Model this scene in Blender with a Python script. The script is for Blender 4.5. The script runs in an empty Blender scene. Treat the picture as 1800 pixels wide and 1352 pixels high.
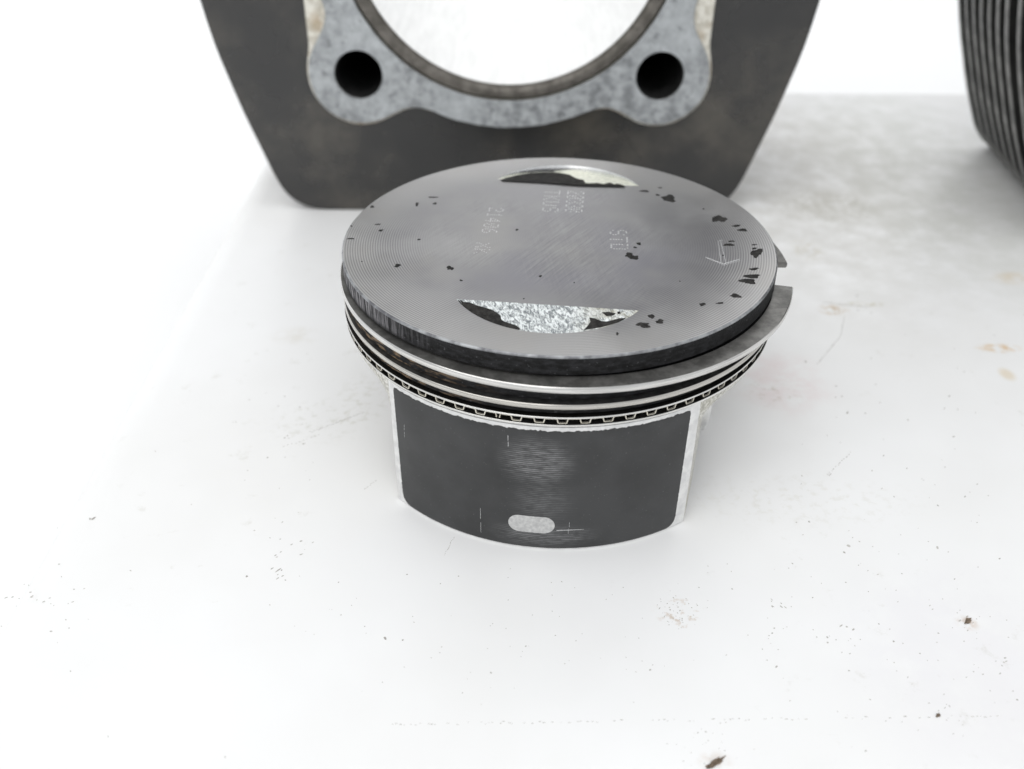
import bpy, bmesh, math, random
from mathutils import Vector, Matrix, noise as mnoise

random.seed(7)
R = math.radians
MM = 0.001
scene = bpy.context.scene
col = scene.collection

# ------------------------------------------------------------------ camera
F_PX, PITCH, ROLL = 1647.5, 0.6144, 0.005
CAM = Vector((-10.468, -195.55, 147.225))          # millimetres, table top is z = 0
cam_d = bpy.data.cameras.new('camera')
cam = bpy.data.objects.new('camera', cam_d)
col.objects.link(cam)
cam_d.sensor_fit = 'HORIZONTAL'
cam_d.sensor_width = 36.0
cam_d.lens = 36.0 * F_PX / 1800.0
cam_d.clip_start = 0.005
cam_d.clip_end = 20.0
cam.location = CAM * MM
fwd = Vector((0, math.cos(PITCH), -math.sin(PITCH)))
up = Vector((0, math.sin(PITCH), math.cos(PITCH)))
rt = Vector((1, 0, 0))
rt2 = rt * math.cos(ROLL) + up * math.sin(ROLL)
up2 = up * math.cos(ROLL) - rt * math.sin(ROLL)
cam.rotation_euler = Matrix((rt2, up2, -fwd)).transposed().to_euler()
cam_d.dof.use_dof = True
cam_d.dof.focus_distance = 0.196
cam_d.dof.aperture_fstop = 13.5
scene.camera = cam

# ------------------------------------------------------------------ light
world = bpy.data.worlds.new('World')
scene.world = world
world.use_nodes = True
bg = world.node_tree.nodes['Background']
bg.inputs['Color'].default_value = (0.96, 0.98, 1.0, 1)
bg.inputs['Strength'].default_value = 0.83


def area(name, loc, target, sx, sy, power, color=(1, 1, 1)):
    d = bpy.data.lights.new(name, 'AREA')
    d.shape = 'RECTANGLE'
    d.size, d.size_y, d.energy, d.color = sx, sy, power, color
    o = bpy.data.objects.new(name, d)
    col.objects.link(o)
    o.location = loc
    o.rotation_euler = (Vector(target) - Vector(loc)).to_track_quat('-Z', 'Y').to_euler()
    return o


area('softbox_key', (-0.70, -1.05, 1.15), (0, 0.02, 0.02), 1.8, 1.5, 10.8, (1, 0.985, 0.96))
area('added_overhead_fill', (0.0, -0.30, 1.15), (0.0, 0.04, 0), 0.9, 0.9, 3.4, (0.97, 0.985, 1.0))  # unseen fill light, added to brighten from above
area('added_backdrop_fill', (0.0, 0.50, 0.95), (0.0, 1.4, 0.85), 1.6, 0.3, 6.0)  # unseen light added to burn the backdrop out to white

vs = scene.view_settings
vs.view_transform = 'Standard'
vs.look = 'None'
vs.exposure = 0.0
vs.gamma = 1.0
scene.render.engine = 'CYCLES'

# ------------------------------------------------------------------ pixels of the photograph to directions
def ray(u, v):
    a, b = u - 900.0, v - 676.0
    cr, sr = math.cos(ROLL), math.sin(ROLL)
    x, y = cr * a + sr * b, -sr * a + cr * b
    return x * rt - y * up + F_PX * fwd


def on_plane(u, v, pt, n):
    d = ray(u, v)
    t = (Vector(pt) - CAM).dot(Vector(n)) / d.dot(Vector(n))
    return CAM + d * t


def on_z(u, v, z=0.0):
    return on_plane(u, v, (0, 0, z), (0, 0, 1))


# ------------------------------------------------------------------ mesh helpers (millimetres in, metres out)
def build(name, verts, faces, mat, parent=None, smooth=35, mats=None, mi=None):
    me = bpy.data.meshes.new(name)
    me.from_pydata([(x * MM, y * MM, z * MM) for x, y, z in verts], [], faces)
    bm = bmesh.new()
    bm.from_mesh(me)
    bmesh.ops.recalc_face_normals(bm, faces=bm.faces)
    bm.to_mesh(me)
    bm.free()
    for m in (mats or [mat]):
        me.materials.append(m)
    if mi:
        for p, k in zip(me.polygons, mi):
            p.material_index = k
    if smooth:
        me.shade_smooth()
        me.set_sharp_from_angle(angle=R(smooth))
    o = bpy.data.objects.new(name, me)
    col.objects.link(o)
    o.parent = parent
    return o


def empty(name, loc=(0, 0, 0), rz=0.0, parent=None):
    o = bpy.data.objects.new(name, None)
    col.objects.link(o)
    o.location = Vector(loc) * MM
    o.rotation_euler = (0, 0, rz)
    o.empty_display_size = 0.01
    o.parent = parent
    return o


def tag(o, label=None, cat=None, group=None, kind=None):
    if label: o['label'] = label
    if cat: o['category'] = cat
    if group: o['group'] = group
    if kind: o['kind'] = kind
    return o


def lathe(profile, segs=192, a0=0.0, a1=360.0, c=(0, 0), closed=False, axis='z'):
    full = abs(a1 - a0) >= 359.99
    n = segs if full else segs + 1
    m = len(profile)
    V, Fc = [], []
    for i in range(n):
        a = R(a0 + (a1 - a0) * i / segs)
        for r, z in profile:
            if axis == 'z':
                V.append((c[0] + r * math.cos(a), c[1] + r * math.sin(a), z))
            else:                                   # axis along y, profile z is y
                V.append((c[0] + r * math.cos(a), z, c[1] + r * math.sin(a)))
    for i in range(segs):
        j = (i + 1) % n
        for k in range(m if closed else m - 1):
            l = (k + 1) % m
            Fc.append((i * m + k, j * m + k, j * m + l, i * m + l))
    if closed and not full:
        Fc.append(tuple(range(m)))
        Fc.append(tuple(range((n - 1) * m, n * m)))
    return V, Fc


def fill_loops(loops):
    """triangulate a flat region bounded by 2-D loops (first outer, rest holes)"""
    bm = bmesh.new()
    edges = []
    for L in loops:
        vsl = [bm.verts.new((x, y, 0)) for x, y in L]
        for i in range(len(vsl)):
            edges.append(bm.edges.new((vsl[i], vsl[(i + 1) % len(vsl)])))
    bm.verts.index_update()
    bmesh.ops.triangle_fill(bm, use_beauty=True, use_dissolve=False, edges=edges)
    bm.verts.index_update()
    tris = [tuple(v.index for v in f.verts) for f in bm.faces]
    pts = [(v.co.x, v.co.y) for v in bm.verts]
    bm.free()
    return pts, tris


def inset(L, d):
    n = len(L)
    out = []
    ar = sum(L[i][0] * L[(i + 1) % n][1] - L[(i + 1) % n][0] * L[i][1] for i in range(n))
    s = 1 if ar > 0 else -1
    for i in range(n):
        (x0, y0), (x1, y1) = L[i - 1], L[(i + 1) % n]
        tx, ty = x1 - x0, y1 - y0
        l = math.hypot(tx, ty) or 1
        out.append((L[i][0] - s * ty / l * d, L[i][1] + s * tx / l * d))
    return out


def slab(loops, y0, y1, bev=0.0):
    """prism in the xz plane between y0 (front) and y1, loops = outer + holes; bevelled rim"""
    f_loops = [inset(loops[0], bev)] + [inset(h, bev) if bev else h for h in
                                       [list(reversed(h)) if False else h for h in loops[1:]]]
    if bev:
        f_loops = [inset(loops[0], bev)] + [inset(h, -bev * 0.7) for h in loops[1:]]
    pts, tris = fill_loops(f_loops)
    V, Fc = [], []
    n = len(pts)
    V += [(x, y0, z) for x, z in pts]
    V += [(x, y1, z) for x, z in pts]
    Fc += list(tris) + [tuple(t + n for t in reversed(tr)) for tr in tris]
    o = 0
    for L, LF in zip(loops, f_loops):
        k = len(L)
        if bev:
            b0 = len(V)
            V += [(x, y0 + bev, z) for x, z in L]
            V += [(x, y1 - bev, z) for x, z in L]
            for i in range(k):
                j = (i + 1) % k
                Fc.append((o + i, o + j, b0 + j, b0 + i))
                Fc.append((b0 + i, b0 + j, b0 + k + j, b0 + k + i))
                Fc.append((b0 + k + i, b0 + k + j, n + o + j, n + o + i))
        else:
            for i in range(k):
                j = (i + 1) % k
                Fc.append((o + i, o + j, n + o + j, n + o + i))
        o += k
    return V, Fc


def circle(cx, cy, r, n=48):
    return [(cx + r * math.cos(2 * math.pi * i / n), cy + r * math.sin(2 * math.pi * i / n)) for i in range(n)]


# ------------------------------------------------------------------ materials
class NT:
    def __init__(s, name):
        s.m = bpy.data.materials.new(name)
        s.m.use_nodes = True
        s.t = s.m.node_tree
        s.b = s.t.nodes['Principled BSDF']
        s.tc = s.n('ShaderNodeTexCoord')
        s.co = s.tc.outputs['Object']

    def n(s, typ, **kw):
        nd = s.t.nodes.new(typ)
        for k, v in kw.items():
            setattr(nd, k, v)
        return nd

    def set(s, sock, val):
        if hasattr(val, 'is_output') or isinstance(val, bpy.types.NodeSocket):
            s.t.links.new(val, sock)
        else:
            sock.default_value = val

    def math(s, op, a, b=0.0, c=0.0, clamp=False):
        nd = s.n('ShaderNodeMath', operation=op, use_clamp=clamp)
        s.set(nd.inputs[0], a); s.set(nd.inputs[1], b); s.set(nd.inputs[2], c)
        return nd.outputs[0]

    def xyz(s):
        nd = s.n('ShaderNodeSeparateXYZ')
        s.t.links.new(s.co, nd.inputs[0])
        return nd.outputs

    def noise(s, scale, detail=3, rough=0.55, stretch=None, rot=0.0, dist=0.0, off=(0, 0, 0)):
        nd = s.n('ShaderNodeTexNoise')
        nd.inputs['Scale'].default_value = scale
        nd.inputs['Detail'].default_value = detail
        nd.inputs['Roughness'].default_value = rough
        nd.inputs['Distortion'].default_value = dist
        mp = s.n('ShaderNodeMapping', vector_type='TEXTURE')
        mp.inputs['Scale'].default_value = tuple(1.0 / v for v in (stretch or (1, 1, 1)))
        mp.inputs['Rotation'].default_value = (0, 0, rot)
        mp.inputs['Location'].default_value = off
        s.t.links.new(s.co, mp.inputs[0])
        s.t.links.new(mp.outputs[0], nd.inputs['Vector'])
        return nd.outputs['Fac']

    def ramp(s, fac, a, b, lo=0.0, hi=1.0):
        nd = s.n('ShaderNodeMapRange')
        s.set(nd.inputs[0], fac)
        nd.inputs[1].default_value = a; nd.inputs[2].default_value = b
        nd.inputs[3].default_value = lo; nd.inputs[4].default_value = hi
        nd.interpolation_type = 'SMOOTHSTEP'
        return nd.outputs[0]

    def mix(s, fac, a, b):
        nd = s.n('ShaderNodeMix', data_type='RGBA')
        s.set(nd.inputs[0], fac)
        s.set(nd.inputs[6], (*a, 1) if isinstance(a, tuple) else a)
        s.set(nd.inputs[7], (*b, 1) if isinstance(b, tuple) else b)
        return nd.outputs[2]

    def bump(s, h, strength, dist):
        nd = s.n('ShaderNodeBump')
        nd.inputs['Strength'].default_value = strength
        nd.inputs['Distance'].default_value = dist
        s.t.links.new(h, nd.inputs['Height'])
        s.t.links.new(nd.outputs[0], s.b.inputs['Normal'])
        return nd

    def out(s, color=None, metallic=None, rough=None, spec=None):
        if color is not None: s.set(s.b.inputs['Base Color'], (*color, 1) if isinstance(color, tuple) else color)
        if metallic is not None: s.set(s.b.inputs['Metallic'], metallic)
        if rough is not None: s.set(s.b.inputs['Roughness'], rough)
        if spec is not None: s.set(s.b.inputs['Specular IOR Level'], spec)
        return s.m


def simple(name, c1, c2, scale, metallic=0.0, r1=0.5, r2=0.6, bump=0.0, bscale=None, bdist=2e-5, stretch=None, spec=None):
    t = NT(name)
    f = t.ramp(t.noise(scale, 4, 0.6, stretch), 0.3, 0.7)
    g = t.ramp(t.noise(scale * 2.3, 4, 0.6, stretch, off=(.3, .1, .7)), 0.3, 0.7, r1, r2)
    if bump:
        t.bump(t.noise(bscale or scale * 6, 3), bump, bdist)
    return t.out(t.mix(f, c1, c2), metallic, g, spec)


M = {}


def crown_mat():
    t = NT('turned_aluminium_crown')
    x, y, z = t.xyz()
    r = t.math('SQRT', t.math('ADD', t.math('MULTIPLY', x, x), t.math('MULTIPLY', y, y)))
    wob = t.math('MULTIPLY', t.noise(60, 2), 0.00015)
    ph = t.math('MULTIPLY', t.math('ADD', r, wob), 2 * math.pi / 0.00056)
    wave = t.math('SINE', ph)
    edge = t.ramp(r, 0.026, 0.042)
    patch = t.ramp(t.noise(45, 3, 0.6), 0.36, 0.6)
    amp = t.math('MULTIPLY', t.math('ADD', t.math('MULTIPLY', edge, 0.93), 0.07), t.math('ADD', t.math('MULTIPLY', patch, 0.7), 0.3))
    wv = t.math('MULTIPLY', wave, amp)
    # diagonal polishing scratches over the middle
    scr = t.noise(2100, 4, 0.7, (1, 0.05, 1), R(-27))
    scr2 = t.noise(1900, 2, 0.6, (1, 0.035, 1), R(14))
    mid = t.ramp(r, 0.040, 0.018)
    band = t.math('MULTIPLY', t.ramp(t.noise(38, 2, 0.5, off=(.02, .01, 0)), 0.42, 0.6), mid)
    s = t.math('MULTIPLY', t.math('SUBTRACT', t.math('ADD', scr, t.math('MULTIPLY', scr2, 0.22)), 0.61), band)
    cloud = t.ramp(t.noise(32, 4, 0.6), 0.32, 0.68)
    base = t.mix(cloud, (0.20, 0.196, 0.218), (0.40, 0.394, 0.398))
    tint = t.math('MULTIPLY', t.ramp(t.noise(26, 2, 0.5, off=(.4, .2, 0)), 0.5, 0.68), mid)
    base = t.mix(t.math('MULTIPLY', tint, 0.85), base, (0.20, 0.195, 0.26))
    rim = t.ramp(r, 0.034, 0.0485)
    base = t.mix(t.math('MULTIPLY', rim, 0.75), base, (0.57, 0.56, 0.55))
    warm = t.math('MULTIPLY', t.ramp(t.noise(40, 3, 0.6, off=(.9, .3, 0)), 0.5, 0.7), 0.35)
    base = t.mix(warm, base, (0.46, 0.43, 0.38))
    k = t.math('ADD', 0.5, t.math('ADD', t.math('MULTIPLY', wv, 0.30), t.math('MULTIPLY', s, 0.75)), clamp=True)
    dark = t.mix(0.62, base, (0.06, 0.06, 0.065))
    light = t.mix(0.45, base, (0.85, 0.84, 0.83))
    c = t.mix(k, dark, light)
    h = t.math('ADD', t.math('MULTIPLY', wv, 0.5), t.math('MULTIPLY', s, 1.5))
    t.bump(h, 0.35, 1.2e-5)
    tg = t.n('ShaderNodeTangent', direction_type='RADIAL', axis='Z')
    t.t.links.new(tg.outputs[0], t.b.inputs['Tangent'])
    t.b.inputs['Anisotropic'].default_value = 0.45
    return t.out(c, 0.8, t.ramp(cloud, 0, 1, 0.34, 0.46))


def cast_mat(name, c1, c2, metallic=0.6, rough=(0.4, 0.55), bump=0.4, bs=1800, bd=6e-5, dirt=(0.35, 0.31, 0.22), dirt_amt=0.35):
    t = NT(name)
    f = t.ramp(t.noise(bs, 3, 0.6), 0.35, 0.65)
    d = t.math('MULTIPLY', t.ramp(t.noise(70, 4, 0.6), 0.5, 0.75), dirt_amt)
    c = t.mix(d, t.mix(f, c1, c2), dirt)
    t.bump(t.noise(bs, 3, 0.6), bump, bd)
    return t.out(c, metallic, t.ramp(f, 0, 1, *rough))


def coating_mat():
    t = NT('graphite_skirt_coating')
    x, y, z = t.xyz()

    def ell(cx, cz, rx, rz, e=0.6):
        a = t.math('DIVIDE', t.math('SUBTRACT', x, cx * MM), rx * MM)
        b = t.math('DIVIDE', t.math('SUBTRACT', z, cz * MM), rz * MM)
        d = t.math('SQRT', t.math('ADD', t.math('MULTIPLY', a, a), t.math('MULTIPLY', b, b)))
        return t.ramp(d, 1.0, 1.0 - e)
    lines = t.ramp(t.math('SINE', t.math('MULTIPLY', z, 2 * math.pi / 0.00050)), -0.2, 0.9)
    brk = t.ramp(t.noise(1100, 3, 0.6, (0.35, 0.35, 1.0)), 0.22, 0.72)
    m1 = t.math('MULTIPLY', ell(0.2, 24.5, 9.5, 8.0, 0.75), 0.75)
    m2 = t.math('MULTIPLY', ell(1.5, 14.0, 8.5, 9.0, 0.9), 0.35)
    m3 = t.math('MULTIPLY', ell(2.0, 4.2, 14.0, 4.2, 0.7), 0.55)
    m = t.math('MAXIMUM', t.math('MAXIMUM', m1, m2), m3)
    wear = t.math('MULTIPLY', t.math('MULTIPLY', m, t.math('ADD', 0.25, t.math('MULTIPLY', lines, 0.75))), brk)
    base = t.mix(t.ramp(t.noise(60, 4, 0.6), 0.3, 0.7), (0.022, 0.0225, 0.023), (0.040, 0.041, 0.042))
    sp = t.ramp(t.noise(2600, 2, 0.5), 0.70, 0.76)
    base = t.mix(t.math('MULTIPLY', sp, 0.3), base, (0.30, 0.30, 0.30))
    c = t.mix(t.math('MULTIPLY', wear, 0.62), base, (0.56, 0.56, 0.57))
    t.bump(t.math('ADD', t.math('MULTIPLY', t.noise(2200, 3), 0.4), t.math('MULTIPLY', lines, t.math('MULTIPLY', m, 0.8))), 0.25, 2e-5)
    return t.out(c, t.math('MULTIPLY', wear, 0.6), 0.46, 0.45)


def land_mat():
    t = NT('carbon_blackened_land')
    x, y, z = t.xyz()
    st = t.noise(420, 4, 0.65, (1, 1, 3))
    c = t.mix(t.ramp(st, 0.35, 0.7), (0.006, 0.006, 0.006), (0.026, 0.026, 0.028))
    # brownish varnish on the side turned to the softbox, between the rings
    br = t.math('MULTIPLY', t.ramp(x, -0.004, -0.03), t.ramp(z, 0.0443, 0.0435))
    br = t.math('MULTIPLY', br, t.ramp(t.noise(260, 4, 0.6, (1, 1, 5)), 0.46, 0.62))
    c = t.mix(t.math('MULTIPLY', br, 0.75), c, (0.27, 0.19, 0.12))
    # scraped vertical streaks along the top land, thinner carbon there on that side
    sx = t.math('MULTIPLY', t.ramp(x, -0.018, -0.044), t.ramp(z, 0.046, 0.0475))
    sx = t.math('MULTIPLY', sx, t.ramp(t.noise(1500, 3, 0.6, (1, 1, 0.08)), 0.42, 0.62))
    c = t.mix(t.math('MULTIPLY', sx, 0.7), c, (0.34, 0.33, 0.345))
    spk = t.ramp(t.noise(1700, 2, 0.5), 0.68, 0.74)
    c = t.mix(t.math('MULTIPLY', spk, 0.3), c, (0.25, 0.25, 0.26))
    t.bump(t.noise(1100, 4, 0.7), 0.9, 1.6e-4)
    return t.out(c, 0.0, t.ramp(st, 0.3, 0.7, 0.55, 0.8), 0.18)


def ring_mat(name, top, face):
    """worn steel: darkened faces, bright running band round the outside"""
    t = NT(name)
    g = t.n('ShaderNodeNewGeometry')
    tr = t.n('ShaderNodeVectorTransform', vector_type='NORMAL', convert_from='WORLD', convert_to='OBJECT')
    t.t.links.new(g.outputs['Normal'], tr.inputs[0])
    sep = t.n('ShaderNodeSeparateXYZ')
    t.t.links.new(tr.outputs[0], sep.inputs[0])
    px_, py_, pz_ = t.xyz()
    rr = t.math('SQRT', t.math('ADD', t.math('MULTIPLY', px_, px_), t.math('MULTIPLY', py_, py_)))
    rad_ = t.math('DIVIDE', t.math('ADD', t.math('MULTIPLY', px_, sep.outputs[0]), t.math('MULTIPLY', py_, sep.outputs[1])), rr)
    f = t.ramp(t.math('ABSOLUTE', rad_), 0.9, 0.45)
    mott = t.ramp(t.noise(300, 4, 0.65), 0.3, 0.7)
    ctop = t.mix(mott, tuple(v * 0.62 for v in top), tuple(v * 1.25 for v in top))
    strk = t.ramp(t.noise(500, 3, 0.6, (0.2, 0.2, 6)), 0.3, 0.75)
    cface = t.mix(strk, face, tuple(v * 0.7 for v in face))
    return t.out(t.mix(f, cface, ctop), t.math('SUBTRACT', 1.0, t.math('MULTIPLY', f, 0.3)), t.ramp(f, 0, 1, 0.2, 0.42))


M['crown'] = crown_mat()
M['edge'] = simple('scuffed_crown_edge', (0.14, 0.14, 0.15), (0.40, 0.41, 0.42), 330, 0.7, 0.35, 0.5)
M['land'] = land_mat()
M['carbon'] = simple('dull_carbon_deposit', (0.012, 0.0115, 0.011), (0.038, 0.036, 0.034), 900, 0, 0.7, 0.9, 0.9, 1500, 1.5e-4, spec=0.2)
def pocket_mat():
    t = NT('etched_pocket_floor')
    rg = t.noise(1500, 4, 0.65, (1, 0.42, 1), R(22), 1.2)
    f = t.ramp(rg, 0.36, 0.62)
    c = t.mix(f, (0.20, 0.22, 0.23), (0.86, 0.89, 0.89))
    x, y, z = t.xyz()
    d = t.math('MULTIPLY', t.ramp(x, 0.004, 0.013), t.ramp(t.noise(300, 4, 0.6), 0.35, 0.6))
    c = t.mix(t.math('MULTIPLY', d, 0.6), c, (0.42, 0.39, 0.29))
    t.bump(rg, 0.9, 1.6e-4)
    return t.out(c, 0.7, 0.36)


M['pocket'] = pocket_mat()
M['pocket_cream'] = cast_mat('cream_stained_pocket_floor', (0.62, 0.63, 0.52), (0.85, 0.85, 0.74), 0.3, (0.35, 0.5), 0.5, 900, 6e-5)
M['pocket_wall'] = simple('milled_pocket_wall', (0.62, 0.63, 0.64), (0.85, 0.85, 0.85), 150, 0.9, 0.22, 0.32)
M['peen'] = simple('bright_peened_mark', (0.62, 0.62, 0.63), (0.78, 0.78, 0.78), 500, 0.5, 0.4, 0.5)
M['cast'] = cast_mat('pale_cast_piston', (0.38, 0.37, 0.33), (0.74, 0.73, 0.69), 0.45, (0.42, 0.55), 0.7, 1300, 1.2e-4, (0.42, 0.39, 0.27), 0.6)
M['machined'] = simple('pale_machined_skirt', (0.66, 0.66, 0.66), (0.82, 0.82, 0.81), 400, 0.55, 0.32, 0.45, 0.2, 2000)
M['coating'] = coating_mat()
M['ring_top'] = ring_mat('worn_top_ring_steel', (0.20, 0.196, 0.186), (0.74, 0.73, 0.71))
M['ring_second'] = ring_mat('dark_second_ring_steel', (0.12, 0.12, 0.118), (0.62, 0.60, 0.56))
M['rail'] = ring_mat('bright_edged_shaded_rail', (0.03, 0.029, 0.027), (0.86, 0.85, 0.82))  # rail tops blackened to carry the shade inside the groove
M['expander'] = simple('cream_spring_steel', (0.66, 0.62, 0.52), (0.80, 0.77, 0.68), 300, 0.7, 0.28, 0.4)
M['groove'] = simple('shade_black_groove', (0.006, 0.006, 0.006), (0.02, 0.019, 0.018), 600, 0, 0.5, 0.7)  # near black: the groove's deep shade put into the colour


def plate_mat():
    t = NT('dusty_black_enamel')
    f = t.ramp(t.noise(16, 4, 0.6), 0.3, 0.7)
    c = t.mix(f, (0.006, 0.006, 0.006), (0.018, 0.017, 0.016))
    d = t.math('MULTIPLY', t.ramp(t.noise(24, 5, 0.62, off=(.2, .5, .1)), 0.44, 0.74), 0.5)
    c = t.mix(d, c, (0.13, 0.115, 0.09))
    sp = t.ramp(t.noise(700, 2, 0.5), 0.72, 0.78)
    c = t.mix(t.math('MULTIPLY', sp, 0.35), c, (0.3, 0.29, 0.27))
    t.bump(t.noise(1200, 3), 0.12, 2e-5)
    return t.out(c, 0.0, t.ramp(f, 0, 1, 0.24, 0.36), 0.74)


def gasket_mat():
    t = NT('mottled_grey_gasket_face')
    f = t.ramp(t.noise(260, 5, 0.65), 0.3, 0.7)
    c = t.mix(f, (0.17, 0.178, 0.186), (0.45, 0.47, 0.48))
    big = t.ramp(t.noise(40, 3, 0.5), 0.35, 0.65)
    c = t.mix(t.math('MULTIPLY', big, 0.5), c, (0.50, 0.525, 0.54))
    sp = t.ramp(t.noise(330, 2, 0.5, off=(.1, .7, .2)), 0.63, 0.72)
    c = t.mix(t.math('MULTIPLY', sp, 0.5), c, (0.12, 0.125, 0.13))
    t.bump(t.noise(300, 4, 0.6), 0.7, 3e-4)
    return t.out(c, 0.25, t.ramp(f, 0, 1, 0.42, 0.62), 0.5)


M['plate'] = plate_mat()
M['gasket'] = gasket_mat()
M['deck'] = cast_mat('stained_deck_casting', (0.50, 0.47, 0.40), (0.74, 0.72, 0.65), 0.2, (0.45, 0.6), 0.4, 500, 1e-4, (0.36, 0.25, 0.13), 0.75)
M['sleeve'] = simple('brown_grey_iron_sleeve', (0.10, 0.092, 0.08), (0.20, 0.185, 0.165), 240, 0.6, 0.35, 0.5, 0.3, 900, 5e-5)
M['bore'] = simple('honed_bore', (0.80, 0.80, 0.79), (0.88, 0.88, 0.87), 500, 0.85, 0.30, 0.38, stretch=(1, 0.1, 1))
M['hole'] = simple('dark_bolt_passage', (0.012, 0.012, 0.012), (0.03, 0.03, 0.03), 200, 0.2, 0.5, 0.6)
M['fin'] = simple('worn_dark_grey_fin', (0.022, 0.022, 0.021), (0.045, 0.045, 0.043), 60, 0.3, 0.36, 0.5)
M['fin_edge'] = simple('bright_rubbed_fin_edge', (0.17, 0.17, 0.168), (0.33, 0.33, 0.32), 120, 0.5, 0.32, 0.45)


# ------------------------------------------------------------------ table and backdrop
def table_mat():
    t = NT('soiled_white_plastic')
    x, y, z = t.xyz()
    base = t.mix(t.ramp(t.noise(9, 4, 0.55), 0.3, 0.7), (0.775, 0.77, 0.76), (0.83, 0.83, 0.83))
    nz = t.noise(90, 4, 0.65)
    fine = t.noise(420, 4, 0.65)

    def blob(u, v, du, dv, colr, amt, lo=0.35, hi=0.65, src=None, soft=0.75):
        nonlocal base
        p0 = on_z(u, v); p1 = on_z(u + du, v); p2 = on_z(u, v - dv)
        rx = max(0.3, (p1 - p0).length) * MM
        ry = max(0.3, (p2 - p0).length) * MM
        a = t.math('DIVIDE', t.math('SUBTRACT', x, p0.x * MM), rx)
        b = t.math('DIVIDE', t.math('SUBTRACT', y, p0.y * MM), ry)
        d = t.math('SQRT', t.math('ADD', t.math('MULTIPLY', a, a), t.math('MULTIPLY', b, b)))
        m = t.math('MULTIPLY', t.ramp(d, 1.0, 1.0 - soft), t.ramp(src if src is not None else nz, lo, hi))
        base = t.mix(t.math('MULTIPLY', m, amt), base, colr)

    # grime between the two cylinders, with the grey shade there painted in
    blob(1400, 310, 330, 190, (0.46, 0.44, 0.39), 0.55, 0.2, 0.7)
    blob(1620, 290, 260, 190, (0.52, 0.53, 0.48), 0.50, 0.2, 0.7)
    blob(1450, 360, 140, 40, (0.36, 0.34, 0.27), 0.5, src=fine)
    # reddish smear and small stains beside the piston
    blob(1370, 670, 120, 70, (0.70, 0.55, 0.55), 0.42)
    blob(1360, 690, 70, 30, (0.42, 0.36, 0.28), 0.45, 0.5, 0.7, fine)
    blob(1465, 545, 34, 12, (0.50, 0.38, 0.24), 0.8, 0.42, 0.6, fine)
    blob(1520, 535, 60, 6, (0.50, 0.47, 0.36), 0.6, 0.4, 0.6, fine)
    blob(1755, 612, 50, 10, (0.62, 0.42, 0.20), 0.75, 0.4, 0.62, fine)
    blob(1770, 658, 18, 14, (0.66, 0.55, 0.38), 0.6, 0.2, 0.5)
    blob(1790, 490, 60, 14, (0.62, 0.50, 0.32), 0.6, 0.3, 0.6)
    blob(1420, 440, 40, 24, (0.50, 0.45, 0.34), 0.5, 0.45, 0.6, fine)
    blob(1400, 880, 280, 60, (0.52, 0.49, 0.40), 0.2, 0.5, 0.66, fine)
    blob(1195, 1078, 55, 40, (0.48, 0.36, 0.25), 0.6, 0.54, 0.66, fine)
    blob(560, 740, 120, 50, (0.55, 0.54, 0.48), 0.4, 0.5, 0.66, fine)
    blob(640, 700, 70, 60, (0.55, 0.53, 0.46), 0.35, 0.48, 0.66, fine)
    blob(520, 590, 60, 20, (0.62, 0.58, 0.50), 0.35, 0.4, 0.6)
    blob(1700, 1180, 300, 240, (0.72, 0.70, 0.73), 0.35, 0.2, 0.6)  # broad, faint, slightly darker violet-grey tone
    blob(1700, 1095, 26, 16, (0.52, 0.38, 0.27), 0.5, 0.4, 0.6, fine)
    blob(1257, 1338, 40, 22, (0.60, 0.50, 0.42), 0.4, 0.4, 0.6, fine)
    # general faint soiling
    g = t.math('MULTIPLY', t.ramp(t.noise(150, 5, 0.7), 0.60, 0.72), t.ramp(t.noise(14, 3, 0.5, off=(.3, .3, 0)), 0.42, 0.62))
    base = t.mix(t.math('MULTIPLY', g, 0.28), base, (0.48, 0.46, 0.40))
    h = t.math('ADD', t.math('MULTIPLY', t.noise(30, 3), 0.6), t.math('MULTIPLY', t.noise(700, 3), 0.06))
    t.bump(h, 0.25, 4e-4)
    return t.out(base, 0.0, t.ramp(nz, 0.3, 0.7, 0.30, 0.46), 0.4)


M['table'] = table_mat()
M['backdrop'] = simple('white_paper', (0.86, 0.86, 0.86), (0.88, 0.88, 0.88), 6, 0, 0.7, 0.8)


def make_table():
    xl, xr, yn, yf, th = -117.0, 620.0, -330.0, 265.5, 24.0
    # cross-section along x: rolled lip on the left side, small radius on the right
    prof = [(xl + 8, -th)]
    for i in range(13):
        a = math.pi - (math.pi / 2) * i / 12
        prof.append((xl + 13 + 13 * math.cos(a), -13 + 13 * math.sin(a)))
    prof += [(-60, 0), (0, 0), (90, 0), (200, 0), (300, 0), (430, 0), (xr - 4, 0), (xr, -4), (xr, -th)]
    ys = [(yn, -4), (yn + 1.2, -1.2), (yn + 4, 0), (-150, 0), (-60, 0), (40, 0), (140, 0), (yf - 5, 0), (yf - 1.5, -1.0), (yf, -4.5), (yf, -th)]
    V, Fc = [], []
    for y, dz in ys:
        for x, z in prof:
            V.append((x, y, max(min(z + dz, 0), -th)))
    m = len(prof)
    for i in range(len(ys) - 1):
        for k in range(m - 1):
            Fc.append((i * m + k, i * m + k + 1, (i + 1) * m + k + 1, (i + 1) * m + k))
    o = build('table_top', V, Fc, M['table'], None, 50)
    tag(o, 'soiled white plastic table top with a rolled edge', None, None, 'structure')


make_table()


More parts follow.
